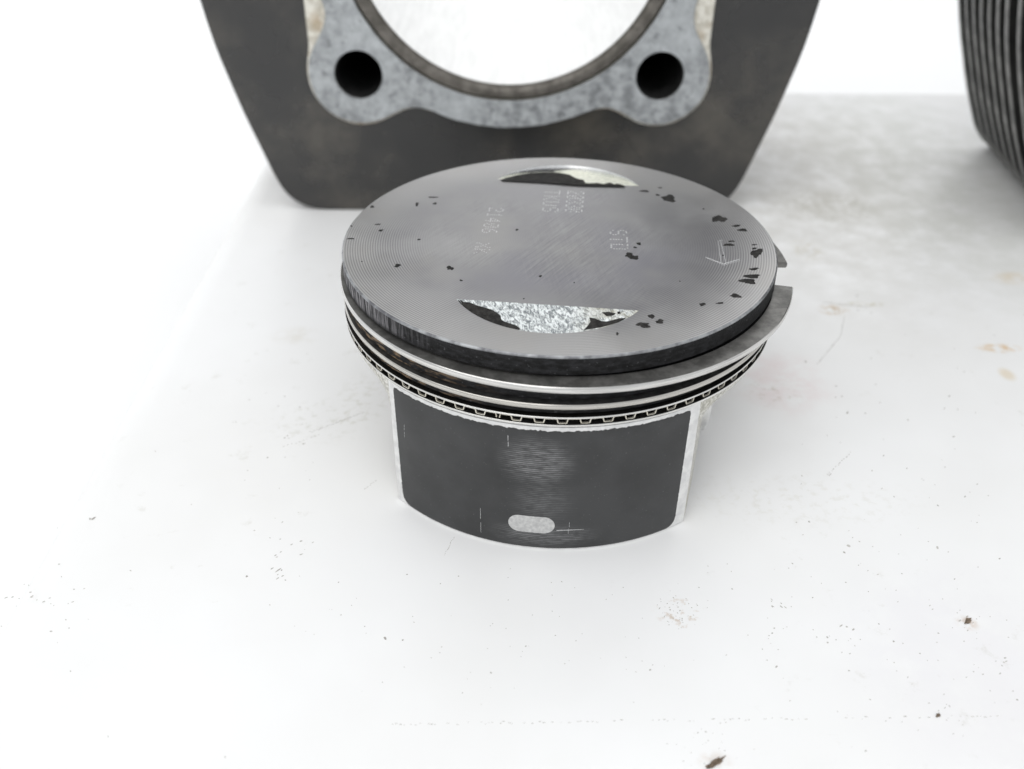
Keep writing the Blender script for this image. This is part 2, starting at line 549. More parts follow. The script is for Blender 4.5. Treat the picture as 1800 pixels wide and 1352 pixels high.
def make_backdrop():
    V, Fc = [], []
    pr = [(-700, -60), (0, -60), (420, -60)]
    for i in range(1, 17):
        a = R(90 * i / 16)
        pr.append((420 + 500 * math.sin(a), 440 - 500 * math.cos(a)))
    pr.append((920, 1700))
    xs = [-1500 + 3000 * i / 10 for i in range(11)]
    for y, z in pr:
        for x in xs:
            V.append((x, y, z))
    n = len(xs)
    for i in range(len(pr) - 1):
        for k in range(n - 1):
            Fc.append((i * n + k, i * n + k + 1, (i + 1) * n + k + 1, (i + 1) * n + k))
    o = build('backdrop', V, Fc, M['backdrop'], None, 60)
    tag(o, 'white paper backdrop sweeping up behind the table', None, None, 'structure')


make_backdrop()

# ------------------------------------------------------------------ engine cylinders
AX_Z = 97.1
HOLES = [(sx * 50.5, sz * 46.3) for sx in (-1, 1) for sz in (-1, 1)]


def fin_outline(rounder=False):
    half = [(0, 0), (25, 0), (50, 0), (64, 0), (70, .35), (75, 1.5), (79, 3.8), (82, 7.3), (84.3, 12), (86.4, 18), (88.5, 24.5),
            (92.2, 36), (95.6, 48.5), (98.4, 60), (100.6, 74), (102, 86), (102.5, AX_Z)]
    if rounder:
        half = [(0, 0), (25, 0), (45, 0), (58, 0), (64, .5), (68, 2.2), (71.5, 5.4), (75, 10), (80, 19.5), (84.2, 28), (88, 37), (91.6, 45.5),
                (94.8, 54), (97.6, 62.5), (100.6, 74), (103, 86), (103.8, AX_Z)]
    right = [(x, z - AX_Z) for x, z in half]
    up_ = [(x, -z) for x, z in reversed(right[:-1])]
    rs = right + up_
    ls = [(-x, z) for x, z in reversed(rs[1:-1])]
    L = rs + ls
    # catmull-rom refinement
    n = len(L)
    out = []
    for i in range(n):
        p0, p1, p2, p3 = (Vector(L[(i + k) % n]) for k in (-1, 0, 1, 2))
        for t in (0.0, 0.5):
            q = 0.5 * ((2 * p1) + (p2 - p0) * t + (2 * p0 - 5 * p1 + 4 * p2 - p3) * t * t + (3 * p1 - p0 - 3 * p2 + p3) * t ** 3)
            out.append((q.x, max(q.y, -AX_Z)))
    return out


def deck_outline(fill_sides, n=360):
    """bore circle and four bolt lobes joined with fillets (level set of a smooth minimum)"""
    def smin(a, b, k):
        h = max(k - abs(a - b), 0) / k
        return min(a, b) - h * h * k * 0.25

    def sdf(x, z):
        d = math.hypot(x, z) - (64.5 if fill_sides else 64.2)
        for cx, cz in HOLES:
            d = smin(d, math.hypot(x - cx, z - cz) - (17.3 if fill_sides else 16.6), 11.0)
        if fill_sides:
            d = smin(d, max(abs(x) - 66.2, abs(z) - 46.0), 2.0)
        return d
    out = []
    for i in range(n):
        a = 2 * math.pi * i / n
        c, s_ = math.cos(a), math.sin(a)
        lo, hi = 60.0, 100.0
        r = hi
        while r > lo and sdf(r * c, r * s_) > 0:
            r -= 0.5
        l, h = r, r + 0.5
        for _ in range(12):
            m_ = (l + h) / 2
            if sdf(m_ * c, m_ * s_) > 0: h = m_
            else: l = m_
        r = l + 0.22 * mnoise.noise(Vector((c * 11, s_ * 11, 3 if fill_sides else 8)))
        out.append((r * c, r * s_))
    return out


def make_cylinder(label, xa, y_front, rounder=False):
    """lying on its side, bore along y, gasket face towards -y; origin on the table under the front plate"""
    root = empty('engine_cylinder', (xa, y_front, 0))
    tag(root, label, 'engine cylinder', 'engine cylinders lying on their sides')

    def sh(V):
        return [(x, y, z + AX_Z) for x, y, z in V]
    bolt = [circle(cx, cz, 8.6, 40) for cx, cz in HOLES]
    bore56 = circle(0, 0, 56, 96)
    out = fin_outline(rounder)
    V, Fc = slab([out, bore56] + bolt, 0.0, 3.4, 0.5)
    build('end_plate', sh(V), Fc, M['plate'], root, 40)
    V, Fc = slab([deck_outline(True), circle(0, 0, 55.2, 120)] + [circle(cx, cz, 8.2, 40) for cx, cz in HOLES], -3.0, 0.4, 0.5)
    build('deck', sh(V), Fc, M['deck'], root, 40)
    V, Fc = slab([deck_outline(False), circle(0, 0, 54.9, 120)] + [circle(cx, cz, 8.0, 40) for cx, cz in HOLES], -4.0, -2.9, 0.35)
    build('gasket_face', sh(V), Fc, M['gasket'], root, 40)
    # liner
    V, Fc = lathe([(54.6, -2.6), (53.9, -3.4), (52.0, -3.5), (50.9, -3.0), (50.05, -1.6)], 240, axis='y', c=(0, AX_Z))
    V = [(x, y + (0.35 * mnoise.noise(Vector((x * .35, z * .35, 1))) if abs(y + 1.6) < .01 else 0), z) for x, y, z in V]
    build('liner_lip', V, Fc, M['sleeve'], root, 30)
    V, Fc = lathe([(50.05, -1.2), (50.0, 4), (50.0, 50), (50.0, 100.5), (54.8, 100.5), (54.8, -2.4)], 180, axis='y', c=(0, AX_Z))
    build('liner', V, Fc, M['bore'], root, 30)
    V, Fc = lathe([(59, 3.4), (59, 100)], 120, axis='y', c=(0, AX_Z))
    build('barrel', V, Fc, M['fin'], root, 30)
    me = None
    for cx, cz in HOLES:
        V, Fc = lathe([(8.0, -2.8), (8.05, 20), (8.05, 62), (0.01, 62)], 40, axis='y', c=(0, 0))
        if me is None:
            o = build('bolt_hole', V, Fc, M['hole'], root, 30)
            me = o.data
        else:
            o = bpy.data.objects.new('bolt_hole', me)
            col.objects.link(o)
            o.parent = root
        o.location = (cx * MM, 0, (AX_Z + cz) * MM)
    # cooling fins, one object each on shared mesh data
    pitch, th = 9.4, 2.3
    V, Fc = slab([out, circle(0, 0, 58.5, 96)] + [circle(cx, cz, 9.5, 32) for cx, cz in HOLES], 0.0, th, 0.5)
    V = sh(V)
    k0 = None
    n_out = len(out)
    for k in range(10):
        if k0 is None:
            o = build('cooling_fin', V, Fc, None, root, 40, mats=[M['fin'], M['fin_edge']])
            for p in o.data.polygons:
                c = p.center / MM
                if abs(p.normal.y) < 0.9 and math.hypot(c.x, c.z - AX_Z) > 75:
                    p.material_index = 1
            k0 = o.data
        else:
            o = bpy.data.objects.new('cooling_fin', k0)
            col.objects.link(o)
            o.parent = root
        o.location = (0, (8.4 + k * pitch) * MM, 0)
        if rounder:
            o.scale.x = 1.0 - 0.06 * max(0, k - 3) / 6
    return root


make_cylinder('black engine cylinder on its side, open bore and grey gasket face turned to the piston', -11.9, 124.3)
make_cylinder('finned engine cylinder of which only the ribbed grey flank shows', 254.3, 97.0, True)

# ------------------------------------------------------------------ piston
ROT = -6.5
H = 50.45
piston = empty('piston', (0, 0, 0), R(ROT))
tag(piston, 'used aluminium piston with loose rings and black coated skirt standing on the table', 'piston')
_c, _s = math.cos(R(-ROT)), math.sin(R(-ROT))


def loc(p):
    """table coordinates -> the piston's own"""
    return Vector((p[0] * _c - p[1] * _s, p[0] * _s + p[1] * _c, p[2]))


RC = 49.3
# pockets: (chord y, half chord, sagitta, sign)
POCK = [(-30.3, 18.65, 10.9, -1), (32.4, 18.3, 11.4, 1)]
DEPTH = 1.9


def pocket_loop(cy, hw, sag, s, n=40):
    r = (hw * hw + sag * sag) / (2 * sag)
    yc = cy + s * (sag - r)
    a0 = math.asin(hw / r)
    pts = []
    for i in range(n + 1):
        a = -a0 + 2 * a0 * i / n
        pts.append((r * math.sin(a), yc + s * r * math.cos(a)))
    return pts                                        # from -hw to +hw along the arc; the chord closes it


loops = [[(48.95 * math.cos(2 * math.pi * i / 240), 48.95 * math.sin(2 * math.pi * i / 240)) for i in range(240)]]
for pk in POCK:
    loops.append(pocket_loop(*pk))
pts, tris = fill_loops(loops)
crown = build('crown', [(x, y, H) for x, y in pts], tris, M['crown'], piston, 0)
V, Fc = lathe([(48.95, H), (49.12, H - 0.06), (49.26, H - 0.22), (49.3, H - 0.5)], 240)
build('crown_edge', V, Fc, M['edge'], crown, 60)

floor_planes = []
for k, (cy, hw, sag, s) in enumerate(POCK):
    L = pocket_loop(cy, hw, sag, s)
    fl = [(x, y, H - DEPTH * abs(y - cy) / sag) for x, y in L]
    V = fl + [(x, y, H) for x, y in L]
    n = len(L)
    # floor as strips between arc and chord so that it can carry bumps
    V = []
    rows = 6
    for x, y in L:
        for j in range(rows + 1):
            f = j / rows
            yy = cy + (y - cy) * f
            V.append((x, yy, H - DEPTH * abs(yy - cy) / sag - 0.004))
    Fc = []
    for i in range(n - 1):
        for j in range(rows):
            q = i * (rows + 1) + j
            Fc.append((q, q + 1, q + rows + 2, q + rows + 1))
    pk = build('valve_pocket', V, Fc, M['pocket'] if k == 0 else M['pocket_cream'], crown, 40)
    Vw = [(x, y, H - DEPTH * abs(y - cy) / sag - 0.004) for x, y in L] + [(x, y + s * 0.12, H) for x, y in L]
    Vm = [(x, y, H - 0.12) for x, y in L]
    Vw = Vw + Vm
    Fw = []
    for i in range(n - 1):
        Fw.append((i, i + 1, 2 * n + i + 1, 2 * n + i))
        Fw.append((2 * n + i, 2 * n + i + 1, n + i + 1, n + i))
    build('valve_pocket_wall', Vw, Fw, M['pocket_wall'], crown, 50)
    c0 = Vector((0, cy, H))
    nrm = Vector((0, s * DEPTH / sag, 1)).normalized()
    floor_planes.append((c0, nrm))


def blob_prism(name, poly_top, thick, mat, parent, nrm=Vector((0, 0, 1))):
    """flat fleck: polygon (list of Vector, local mm) raised by thick along nrm"""
    n = len(poly_top)
    V = [tuple(p - nrm * 0.01) for p in poly_top]
    ctr = sum(poly_top, Vector()) / n
    V += [tuple(ctr + (p - ctr) * 0.93 + nrm * thick) for p in poly_top]
    Fc = [tuple(range(n, 2 * n))]
    for i in range(n):
        j = (i + 1) % n
        Fc.append((i, j, n + j, n + i))
    return build(name, V, Fc, mat, parent, 0)


def px_blob(u, v, w, h, n=14, rough=0.35, seed=0):
    rnd = random.Random(seed)
    out = []
    ph = [rnd.uniform(0, 6.28) for _ in range(4)]
    for i in range(n):
        a = 2 * math.pi * i / n
        k = 1 + rough * (0.5 * math.sin(2 * a + ph[0]) + 0.4 * math.sin(3 * a + ph[1]) + 0.35 * math.sin(5 * a + ph[2])) + rnd.uniform(-.12, .12) * rough * 2
        out.append((u + w / 2 * k * math.cos(a), v + h / 2 * k * math.sin(a)))
    return out


def local_plane_pts(pxs, c0, nrm):
    """pixels -> points on a plane given in the piston's own coordinates"""
    rot = Matrix.Rotation(R(ROT), 3, 'Z')
    pw, nw = rot @ c0, rot @ nrm
    return [loc(on_plane(u, v, pw, nw)) for u, v in pxs]


Z1 = lambda x, y: (580 + x * .23333, 250 + y * .23333)
Z2 = lambda x, y: (980 + x * .24444, 250 + y * .24444)
k1, k2 = .2333, .2444
spots = []
for x, y, w, h in [(800, 405, 105, 42), (625, 352, 55, 14), (720, 380, 30, 11), (738, 328, 26, 8), (1160, 552, 95, 48), (1285, 602, 62, 13),
                   (1330, 632, 80, 16), (1250, 713, 42, 12), (1232, 738, 66, 20), (1415, 738, 40, 9), (1413, 765, 36, 12), (1430, 798, 78, 58),
                   (1412, 912, 62, 18), (1400, 965, 95, 36), (1370, 1000, 105, 40), (1280, 1105, 76, 26), (1042, 1167, 40, 26), (1168, 1158, 52, 11),
                   (675, 1253, 42, 34), (735, 1290, 66, 28), (617, 1315, 102, 34), (585, 730, 30, 22), (558, 757, 26, 11), (520, 815, 70, 36),
                   (555, 832, 70, 22), (1050, 480, 12, 8), (430, 1378, 22, 18), (120, 1010, 10, 7), (880, 1000, 10, 6), (1190, 815, 12, 8)]:
    spots.append((*Z2(x, y), w * k2, h * k2))
for x, y, w, h in [(510, 930, 46, 24), (905, 948, 52, 28), (988, 1042, 20, 12), (1585, 1010, 24, 13), (383, 665, 36, 14), (360, 620, 46, 8),
                   (155, 727, 46, 10), (318, 487, 36, 15), (655, 468, 25, 26), (775, 415, 60, 8), (790, 462, 28, 14), (1408, 660, 18, 14),
                   (670, 733, 26, 9), (160, 632, 16, 9), (1460, 1180, 12, 8), (240, 900, 12, 6)]:
    spots.append((*Z1(x, y), w * k1, h * k1))
for i, (u, v, w, h) in enumerate(spots):
    P = local_plane_pts(px_blob(u, v, w * 1.05, h * 1.05, 16 if w > 12 else 9, 0.42, i), Vector((0, 0, H)), Vector((0, 0, 1)))
    blob_prism('carbon_fleck', P, 0.05, M['carbon'], crown)

# carbon left in the valve pockets
PF = lambda L: [(780 + x * .22222, 500 + y * .22222) for x, y in L]
PR = lambda L: [(860 + x * .16111, 280 + y * .16129) for x, y in L]
deps = [
    (0, PF([(60, 100), (85, 96), (120, 118), (150, 138), (200, 140), (270, 168), (330, 183), (392, 205), (450, 245), (455, 275), (480, 297),
            (545, 318), (592, 336), (612, 358), (560, 362), (470, 342), (340, 303), (220, 256), (125, 190), (70, 138)])),
    (0, PF([(1150, 262), (1190, 268), (1240, 290), (1290, 296), (1340, 284), (1400, 267), (1446, 266), (1380, 302), (1250, 338), (1105, 362), (1140, 325), (1162, 292)])),
    (0, PF([(1252, 222), (1300, 217), (1362, 230), (1340, 246), (1288, 250)])),
    (0, PF([(1372, 218), (1392, 214), (1400, 230), (1380, 234)])),
    (1, PR([(120, 226), (170, 206), (300, 172), (450, 145), (600, 132), (700, 138), (800, 152), (880, 168), (920, 192), (960, 212), (1030, 226), (1050, 260),
            (1100, 268), (1200, 263), (1280, 276), (1340, 259), (1380, 285), (1430, 271), (1480, 290), (1478, 298), (1000, 281), (600, 255), (150, 232)])),
]
for k, px in deps:
    c0, nrm = floor_planes[k]
    P = local_plane_pts(px, c0 + nrm * 0.02, nrm)
    dn = []
    for p in P:                                     # keep them inside the pocket
        cy, hw, sag, s = POCK[k]
        r = (hw * hw + sag * sag) / (2 * sag)
        yc = cy + s * (sag - r)
        d = Vector((p.x, p.y - yc))
        if d.length > r - 0.1:
            d *= (r - 0.1) / d.length
            p = Vector((d.x, d.y + yc, 0))
            p.z = H - DEPTH * abs(p.y - cy) / sag + 0.02
        dn.append(p)
    blob_prism('carbon_deposit', dn, 0.07, M['carbon'], crown, nrm)

# dot-peened lettering (5 x 7 dots)
FONT = {
    'S': ["01110", "10001", "10000", "01110", "00001", "10001", "01110"], 'T': ["11111", "00100", "00100", "00100", "00100", "00100", "00100"],
    'D': ["11110", "10001", "10001", "10001", "10001", "10001", "11110"], 'K': ["10001", "10010", "10100", "11000", "10100", "10010", "10001"],
    'U': ["10001", "10001", "10001", "10001", "10001", "10001", "01110"], '0': ["01110", "10001", "10011", "10101", "11001", "10001", "01110"],
    '1': ["00100", "01100", "00100", "00100", "00100", "00100", "01110"], '2': ["01110", "10001", "00001", "00110", "01000", "10000", "11111"],
    '3': ["01110", "10001", "00001", "00110", "00001", "10001", "01110"], '4': ["00010", "00110", "01010", "10010", "11111", "00010", "00010"],
    '6': ["00110", "01000", "10000", "11110", "10001", "10001", "01110"], 'X': ["10001", "10001", "01010", "00100", "01010", "10001", "10001"],
    ' ': ["00000"] * 7,
}


def dots(name, pts3, rad):
    V, Fc = [], []
    for p in pts3:
        o = len(V)
        for k in range(6):
            a = k * math.pi / 3
            V.append((p[0] + rad * math.cos(a), p[1] + rad * math.sin(a), H + 0.012))
        V.append((p[0], p[1], H + 0.03))
        for k in range(6):
            Fc.append((o + k, o + (k + 1) % 6, o + 6))
    return build(name, V, Fc, M['peen'], crown, 0)


def stamp(text, start_w, end_w, height, rad=0.17):
    rad *= 1.25
    """letters read along start -> end; their tops point to the reading direction's left"""
    a, b = loc((*start_w, H)), loc((*end_w, H))
    e = (b - a)
    adv = e.length / len(text)
    e.normalize()
    upv = Vector((-e.y, e.x, 0))
    pts3 = []
    for i, ch in enumerate(text):
        for row in range(7):
            for c in range(5):
                if FONT[ch][row][c] == '1' and random.random() > 0.06:
                    p = a + e * (adv * i + adv * 0.78 * (c + 0.5) / 5) + upv * (height * (3 - row) / 6)
                    pts3.append((p.x + random.uniform(-.05, .05), p.y + random.uniform(-.05, .05)))
    dots('stamped_lettering', pts3, rad)


stamp('STD', (14.2, 4.6), (13.6, -6.2), 3.7, 0.18)
stamp('20330', (5.5, 26.6), (4.2, 13.6), 3.9, 0.16)
stamp('TKUS', (-0.4, 27.2), (-1.5, 13.6), 3.6, 0.16)
stamp('21406', (-14.4, 16.4), (-16.1, 2.0), 3.3, 0.15)
stamp('XK', (-17.0, -2.4), (-17.6, -8.6), 3.2, 0.14)
arrow = []
for a, b, st in [((32.4, -8.9), (35.85, -12.05), .22), ((35.85, -12.05), (39.65, -9.87), .22), ((32.8, -9.6), (35.8, -12.6), .5), ((36.0, -12.5), (39.6, -10.5), .5),
                 ((36.6, -0.9), (35.4, -11.6), .42), ((37.2, -0.9), (36.4, -11.6), .42), ((36.6, -0.9), (37.6, -0.5), .3)]:
    L = math.dist(a, b)
    n = int(L / st)
    for i in range(n + 1):
        q = loc((a[0] + (b[0] - a[0]) * i / n, a[1] + (b[1] - a[1]) * i / n, H))
        arrow.append((q.x, q.y))
dots('stamped_arrow', arrow, 0.13)

# ring belt
prof = [(49.3, H - 0.5), (49.3, 46.32), (49.15, 46.2), (44.4, 46.2), (44.4, 43.8), (49.1, 43.8), (49.2, 43.7), (49.2, 40.5), (49.1, 40.4), (44.6, 40.4),
        (44.6, 38.75), (49.1, 38.75), (49.2, 38.65), (49.2, 37.2), (49.1, 37.1)]
V, Fc = lathe(prof, 240)
build('ring_belt', V, Fc, M['land'], piston, 30)
V, Fc = lathe([(49.1, 37.1), (45.0, 37.1), (45.0, 34.35), (49.1, 34.35)], 200)
build('oil_groove', V, Fc, M['groove'], piston, 30)


def split_ring(name, c, ro, width, z0, z1, gap, mat, parent, segs=230, barrel=0.12):
    """open ring; gap = (start, end) angle in table coordinates"""
    cl = loc((*c, 0))
    zm = (z0 + z1) / 2
    p = [(ro - width, z0), (ro - barrel * 1.6, z0), (ro - 0.03, z0 + 0.22 * (z1 - z0)), (ro, zm), (ro - 0.03, z1 - 0.22 * (z1 - z0)), (ro - barrel * 1.6, z1), (ro - width, z1)]
    a0, a1 = gap[1] - ROT, gap[0] - ROT + 360
    V, Fc = lathe(p, segs, a0, a1, (cl.x, cl.y), closed=True)
    return build(name, V, Fc, mat, parent, 38)


split_ring('top_ring', (1.6, -1.1), 51.6, 4.1, 44.15, 45.62, (-14.0, -0.8), M['ring_top'], piston, barrel=0.16)
split_ring('second_ring', (0.3, -0.8), 50.05, 4.0, 39.0, 40.22, (150, 156), M['ring_second'], piston, barrel=0.14)
oil = empty('oil_ring', (0, 0, 0), 0, piston)
split_ring('rail', (0, -0.25), 49.95, 2.6, 36.35, 36.80, (-176, -172), M['rail'], oil, barrel=0.06)
split_ring('rail', (0.1, -0.25), 49.95, 2.6, 34.45, 34.92, (60, 63), M['rail'], oil, barrel=0.06)


def expander():
    zt, zb, th = 36.2, 35.12, 0.2
    step = 5.245
    path = []
    a_end = -105.4
    a = -105.4 + 1.1
    # trapezoid dips, tooth centres every step from the joint at -105.4 degrees
    path.append((a_end + 0.35, zb + 0.1)); path.append((a_end + 0.55, zt))
    k = 0
    c = -101.1
    while c < -105.4 + 360 - 3.4:
        for da, z in ((-1.45, zt), (-1.22, zt - 0.12), (-0.98, zb + 0.12), (-0.78, zb), (0.78, zb), (0.98, zb + 0.12), (1.22, zt - 0.12), (1.45, zt)):
            path.append((c + da, z))
        c += step
    path.append((a_end + 360 - 0.55, zt)); path.append((a_end + 360 - 0.35, zb + 0.1))
    V, Fc = [], []
    ri, ro = 49.28, 49.66
    n = len(path)
    for i in range(n):
        a0_, z0_ = path[max(i - 1, 0)]; a1_, z1_ = path[min(i + 1, n - 1)]
        tx, tz = (R(a1_ - a0_) * 49.5), z1_ - z0_
        l = math.hypot(tx, tz) or 1
        nx, nz = -tz / l, tx / l
        for sgn in (-1, 1):
            for r in (ri, ro):
                aa = R(path[i][0] - ROT) + sgn * th / 2 * nx / 49.5
                V.append((r * math.cos(aa), r * math.sin(aa) - 0.2, path[i][1] + sgn * th / 2 * nz))
    for i in range(n - 1):
        b, d = i * 4, (i + 1) * 4
        Fc += [(b, d, d + 1, b + 1), (b + 2, b + 3, d + 3, d + 2), (b + 1, d + 1, d + 3, b + 3), (b, b + 2, d + 2, d)]
    Fc += [(0, 1, 3, 2), ((n - 1) * 4, (n - 1) * 4 + 2, (n - 1) * 4 + 3, (n - 1) * 4 + 1)]
    build('expander', V, Fc, M['expander'], oil, 30)


expander()

# body below the oil ring: round lip running into a slipper skirt with flat side walls
RS = 49.35
ARC = 41.5
WALL = [(RS * math.sin(R(ARC)), -RS * math.cos(R(ARC))), (34.6, -27.0), (36.6, -14.0), (36.9, 0.0)]
WALL = WALL + [(x, -y) for x, y in reversed(WALL[:-1])]


def wall_r(th):
    ux, uy = abs(math.cos(th)), math.sin(th)
    best = None
    for (x0, y0), (x1, y1) in zip(WALL[:-1], WALL[1:]):
        dx, dy = x1 - x0, y1 - y0
        den = ux * dy - uy * dx
        if abs(den) < 1e-9: continue
        t = (x0 * dy - y0 * dx) / den
        s = (x0 * uy - y0 * ux) / den
        if t > 0 and -1e-6 <= s <= 1 + 1e-6:
            best = t if best is None else min(best, t)
    return best


ths = []
for base in (-90, 90):
    ths += [base + ARC * k / 24 for k in range(-24, 25)]
side = 90 - ARC
for base in (0, 180):
    ths += [base + side * k / 18 for k in range(-17, 18)]
ths = sorted(set(round(t % 360, 5) for t in ths))
zl = [34.35, 34.15, 33.95, 33.9, 33.7, 33.65, 33.0, 32.2, 31.0, 29.6, 28.0, 26.0, 23.5, 20, 15, 10, 5, 0.35, 0.0]


def sstep(t):
    t = min(1, max(0, t))
    return t * t * (3 - 2 * t)


V, Fc, mi = [], [], []
nz = len(zl)
for t in ths:
    th = R(t)
    off = abs((t - 270 + 180) % 360 - 180)
    off = min(off, abs((t - 90 + 180) % 360 - 180))        # angle from the nearer skirt centre
    slip = RS if off <= ARC + 1e-4 else min(RS, wall_r(th) or RS)
    q = max(0.0, (off - ARC) / (90 - ARC))
    zlow = 0.0 + 9.0 * sstep(q * 2.4)
    for z in zl:
        s = 0.0
        if z < 33.2:
            s = sstep((33.2 - z) / 9.5) ** 0.9
        r = RS + (slip - RS) * s
        if z > 34.3 or 33.68 < z < 33.92: r = 49.05
        zz = z if z > 23.4 else zlow + (z) * (23.5 - zlow) / 23.5
        if z <= 0.01: r -= 0.35
        V.append((r * math.cos(th), r * math.sin(th), zz))
    V.append(((slip - 3.2) * math.cos(th), (slip - 3.2) * math.sin(th), zlow))
    V.append(((slip - 3.2) * math.cos(th), (slip - 3.2) * math.sin(th), 40.0))
m = nz + 2
N = len(ths)
for i in range(N):
    j = (i + 1) % N
    t = ths[i]
    off = min(abs((t + 1e-3 - 270 + 180) % 360 - 180), abs((t + 1e-3 - 90 + 180) % 360 - 180))
    for k in range(m - 1):
        Fc.append((i * m + k, j * m + k, j * m + k + 1, i * m + k + 1))
        mi.append(1 if (off < ARC or k < 4) else 0)
body = build('skirt', V, Fc, None, piston, 32, mats=[M['cast'], M['machined']], mi=mi)

# wrist pin bosses on both side walls
for s in (-1, 1):
    n = 40
    V, Fc = [], []
    for i in range(n):
        a = 2 * math.pi * i / n
        for r, x in ((11.2, 30.0), (11.2, 38.2), (15.5, 38.2), (16.2, 37.6), (16.2, 33.0)):
            V.append((s * x, r * math.cos(a), 18.5 + r * math.sin(a)))
    for i in range(n):
        j = (i + 1) % n
        for k in range(4):
            Fc.append((i * 5 + k, j * 5 + k, j * 5 + k + 1, i * 5 + k + 1))
    build('pin_boss', V, Fc, M['machined'], piston, 35)
    V = [(s * 36.97, 11.2 * math.cos(2 * math.pi * i / n), 18.5 + 11.2 * math.sin(2 * math.pi * i / n)) for i in range(n)]
    build('pin_hole', V, [tuple(range(n))], M['hole'], piston, 0)


# graphite patch, a thin printed layer with ragged edges
def coating(front):
    a0, a1 = -39.6, 38.6
    cols, rows = 260, 60
    V, Fc = [], []
    cr = 2.6
    base = -90 if front else 90
    for i in range(cols + 1):
        f = i / cols
        for j in range(rows + 1):
            g = j / rows
            ztop = 32.75 + 0.30 * mnoise.noise(Vector((f * 47, 0, 3))) + 0.28 * mnoise.noise(Vector((f * 140, 2, 3)))
            zbot = 0.55
            # straight sides with a slight saw edge, rounded lower corners
            al = a0 + 0.22 * mnoise.noise(Vector((g * 55, 5, 1))) + 1.2 * (1 - g)* 0.3
            ar = a1 - 0.16 * mnoise.noise(Vector((g * 45, 9, 1))) - 1.0 * (1 - g) * 0.3
            a = al + (ar - al) * f
            dl = R(a - al) * RS
            dr = R(ar - a) * RS
            d = min(dl, dr)
            lift = 0
            if d < cr:
                lift = cr - math.sqrt(max(0, cr * cr - (cr - d) ** 2))
            top_l = 0
            if d < 1.0:
                top_l = 1.0 - math.sqrt(max(0, 1 - (1 - d) ** 2))
            zb, zt = zbot + lift, ztop - top_l
            z = zb + (zt - zb) * g
            th = R(base + a)
            V.append(((RS + .035) * math.cos(th), (RS + .035) * math.sin(th), z))
    m = rows + 1
    for i in range(cols):
        for j in range(rows):
            Fc.append((i * m + j, i * m + j + 1, (i + 1) * m + j + 1, (i + 1) * m + j))
    return build('skirt_coating', V, Fc, M['coating'], piston, 60)


pat = coating(True)
coating(False)


def skirt_shape(name, pl, mat, lift=0.06):
    """band in (angle from skirt centre, z) wrapped on the skirt; pl = [(angle, z low, z high), ...]"""
    V, Fc = [], []
    for a, z0, z1 in pl:
        for z in (z0, z1):
            V.append(((RS + lift) * math.cos(R(-90 + a)), (RS + lift) * math.sin(R(-90 + a)), z))
    for i in range(len(pl) - 1):
        Fc.append((2 * i, 2 * i + 1, 2 * i + 3, 2 * i + 2))
    return build(name, V, Fc, mat, pat, 60)


oval = []
for i in range(41):
    x = -5.0 * math.cos(math.pi * i / 40)
    hz = 2.35 if abs(x) < 2.65 else math.sqrt(max(0, 2.35 ** 2 - (abs(x) - 2.65) ** 2))
    j = 0.09 * mnoise.noise(Vector((i * 0.7, 0, 0)))
    oval.append((math.degrees(x / RS) - 0.7, 7.25 - hz + j, 7.25 + hz + j * 0.7))
M['bare'] = simple('bare_grained_aluminium', (0.46, 0.46, 0.46), (0.62, 0.62, 0.61), 1200, 0.5, 0.4, 0.5, 0.4, 2200)
skirt_shape('bare_oval_window', oval, M['bare'])
for a, z0, z1, w in [(-6.6, 27.6, 31.0, .09), (-13.7, 1.8, 10.0, .07), (8.6, 4.8, 8.4, .06), (-36.3, 22.6, 24.2, .10), (-36.5, 20.6, 22.2, .09)]:
    wd = math.degrees(0.7 * w / RS)
    for k in range(2):                                   # broken hairline
        q0 = z0 + (z1 - z0) * (k + random.uniform(0, .1)) / 2
        q1 = z0 + (z1 - z0) * (k + random.uniform(.85, 1.0)) / 2
        d = random.uniform(-.12, .12)
        skirt_shape('scratch', [(a + d - wd * .6, q0 + .2, q1 - .2), (a + d, q0, q1), (a + d + wd * .6, q0 + .2, q1 - .2)], M['peen'])
skirt_shape('scratch', [(5.6, 5.82, 5.95), (9, 5.93, 6.08), (12.4, 5.97, 6.03)], M['peen'])

# ------------------------------------------------------------------ dirt on the table
M['crumb'] = simple('brown_grit', (0.09, 0.065, 0.045), (0.24, 0.18, 0.13), 1200, 0, 0.7, 0.9, 0.5, 3000, 5e-5)
M['speck'] = simple('grey_brown_speck', (0.30, 0.285, 0.26), (0.55, 0.53, 0.50), 300, 0, 0.7, 0.9)


def crumb(u, v, w, h, tall, label, seed):
    rnd = random.Random(seed)
    p0 = on_z(u, v)
    sx = (on_z(u + w / 2, v) - p0).length
    sy = (on_z(u, v + h / 2) - p0).length
    bm = bmesh.new()
    bmesh.ops.create_icosphere(bm, subdivisions=3, radius=1)
    for q in bm.verts:
        d = q.co.normalized()
        k = 1 + 0.9 * mnoise.noise(d * 1.9 + Vector((seed * 1.37, 0, 0))) + 0.45 * mnoise.noise(d * 4.5 + Vector((0, seed * 1.13, 0)))
        q.co = Vector((d.x * k * sx, d.y * k * sy + d.x * k * sx * 0.55, max(-0.12, d.z * k * 0.5) * tall + 0.12 * tall))
        q.co *= MM
    me = bpy.data.meshes.new('dirt_crumb')
    bm.to_mesh(me)
    bm.free()
    me.materials.append(M['crumb'])
    o = bpy.data.objects.new('dirt_crumb', me)
    col.objects.link(o)
    o.location = (p0.x * MM, p0.y * MM, 0)
    tag(o, label, 'dirt crumb', 'crumbs of dirt on the table')


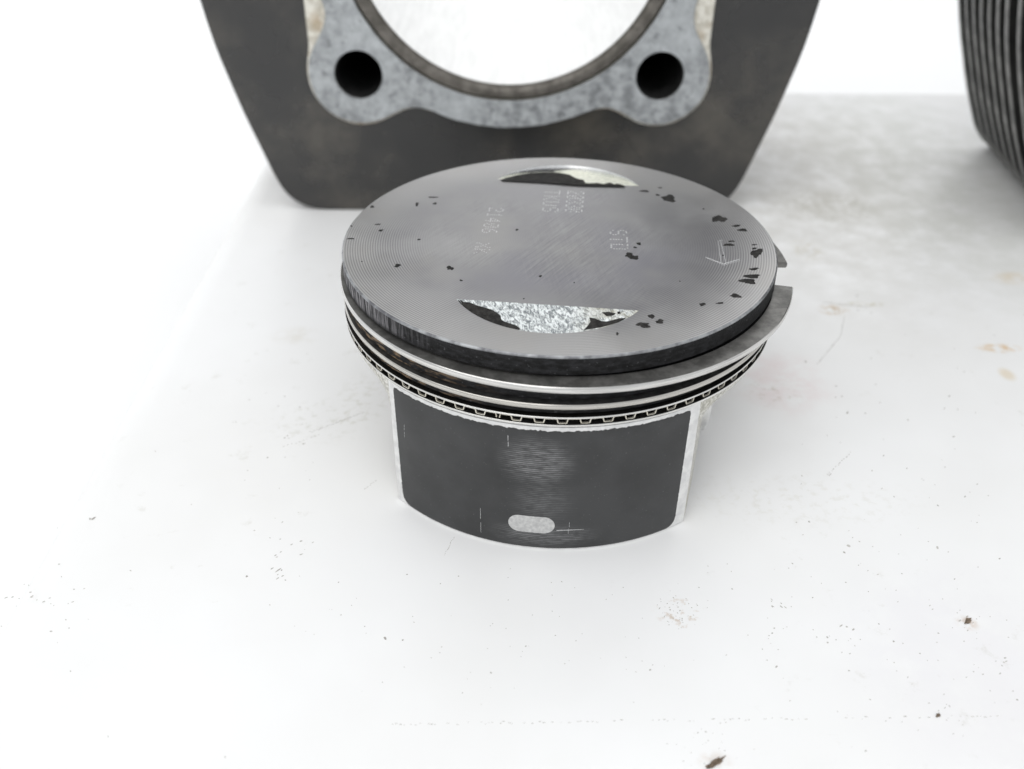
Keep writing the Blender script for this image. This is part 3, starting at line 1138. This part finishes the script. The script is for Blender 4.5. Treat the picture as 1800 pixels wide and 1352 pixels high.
crumb(1257, 1342, 27, 9, 1.0, 'largest dark brown crumb lying alone on the white table', 3)
crumb(1701, 1092, 12, 7, 0.6, 'small brown crumb on the table ringed by a faint stain', 8)
crumb(1649, 1258, 8, 5, 0.45, 'tiny grey crumb near the end of the dotted scratch line', 12)

# countless grit specks and tiny scuffs: one mass
rnd = random.Random(11)
V, Fc = [], []


def speck(u, v, w, h, ang):
    pl = []
    n = 7
    for i in range(n):
        a = 2 * math.pi * i / n
        k = rnd.uniform(0.65, 1.2)
        x, y = w / 2 * k * math.cos(a), h / 2 * k * math.sin(a)
        pl.append((u + x * math.cos(ang) - y * math.sin(ang), v + x * math.sin(ang) + y * math.cos(ang)))
    o = len(V)
    c = on_z(u, v)
    for p in pl:
        q = on_z(*p)
        V.append((q.x, q.y, 0.004))
    V.append((c.x, c.y, 0.05))
    for i in range(n):
        Fc.append((o + i, o + (i + 1) % n, o + n))


def free(u, v):
    if 560 < u < 1400 and 260 < v < 985: return False
    return True


def cluster(u, v, su, sv, n, smin, smax, ang=None, elong=1.6):
    for _ in range(n):
        a, b = rnd.gauss(u, su), rnd.gauss(v, sv)
        if not free(a, b): continue
        s = rnd.uniform(smin, smax) * (1.6 if rnd.random() < .06 else 1)
        speck(a, b, s * rnd.uniform(1, elong), s * 0.7, rnd.uniform(-.8, .8) if ang is None else ang + rnd.uniform(-.2, .2))


cluster(1195, 1078, 22, 16, 46, 1.2, 2.6)
cluster(1255, 1325, 50, 25, 26, 1.2, 2.8)
cluster(1700, 1095, 16, 10, 14, 1.4, 3.0)
cluster(1690, 1060, 110, 120, 42, 1.4, 3.2)
cluster(1720, 1230, 60, 60, 22, 1.5, 3.4)
cluster(1370, 940, 110, 50, 36, 1.3, 3.0)
cluster(1480, 1100, 120, 70, 34, 1.3, 3.2)
cluster(1360, 1140, 14, 40, 10, 1.5, 4.0)
cluster(1480, 1120, 26, 12, 10, 1.5, 4.0)
cluster(960, 1060, 130, 50, 34, 1.2, 2.6)
cluster(900, 1160, 180, 70, 30, 1.2, 2.4)
cluster(560, 1000, 120, 80, 26, 1.2, 3.0)
cluster(100, 1060, 60, 40, 18, 1.4, 3.0)
cluster(560, 760, 90, 70, 34, 1.3, 3.4)
cluster(600, 830, 60, 60, 22, 1.3, 3.2)
cluster(1500, 800, 130, 80, 40, 1.4, 3.4)
cluster(1560, 640, 140, 100, 22, 1.4, 3.2)
cluster(520, 960, 30, 16, 9, 1.5, 3.4, -0.4, 3)
cluster(90, 1050, 40, 8, 12, 1.5, 3.0, -0.35, 4)
cluster(500, 1005, 16, 6, 7, 1.8, 3.4, -0.5, 4)
cluster(160, 912, 3, 2, 3, 3, 5, -0.6, 3)
cluster(1370, 1068, 14, 8, 8, 1.4, 2.6, 0.7, 4)
for u, v, w in [(396, 1331, 6), (124, 1180, 4), (813, 1218, 4), (1227, 1288, 5), (190, 1295, 5), (1757, 982, 5), (1678, 1018, 5), (1617, 1149, 5), (1758, 1184, 7),
                (1522, 1320, 6), (708, 1125, 6), (677, 1122, 9), (1648, 963, 9), (1492, 960, 10), (1365, 1172, 9), (924, 1136, 5), (1788, 1230, 6), (434, 1013, 8)]:
    speck(u, v, w * 0.72, w * 0.45, rnd.uniform(-1, 1))
u = 690
while u < 1780:                                             # dotted scratch across the near side
    v = 1273 - (u - 690) * 0.0135 + rnd.uniform(-2.2, 2.2)
    if rnd.random() < 0.75:
        speck(u, v, rnd.uniform(2, 8), rnd.uniform(0.9, 1.7), rnd.uniform(-.15, .15))
    u += rnd.uniform(4, 17)
for (u0, v0), (u1, v1), n, s in [((545, 760), (640, 725), 26, 1.8), ((500, 785), (560, 765), 10, 1.6), ((1437, 640), (1478, 590), 34, 1.5), ((1478, 590), (1484, 556), 20, 1.4),
                                 ((1448, 532), (1530, 540), 22, 2.0), ((782, 975), (797, 945), 12, 1.6), ((640, 860), (660, 846), 7, 1.6), ((1455, 835), (1495, 795), 12, 1.8)]:
    for i in range(n):
        f = i / (n - 1)
        bow = 6 * math.sin(f * math.pi)
        speck(u0 + (u1 - u0) * f + rnd.uniform(-1, 1), v0 + (v1 - v0) * f + rnd.uniform(-1, 1), s * rnd.uniform(1.2, 2.6), s * 0.7, math.atan2(v1 - v0, u1 - u0))
o = build('dirt_specks', V, Fc, M['speck'], None, 0)
tag(o, 'fine grit specks and scuffs scattered over the white table', 'dirt', None, 'stuff')
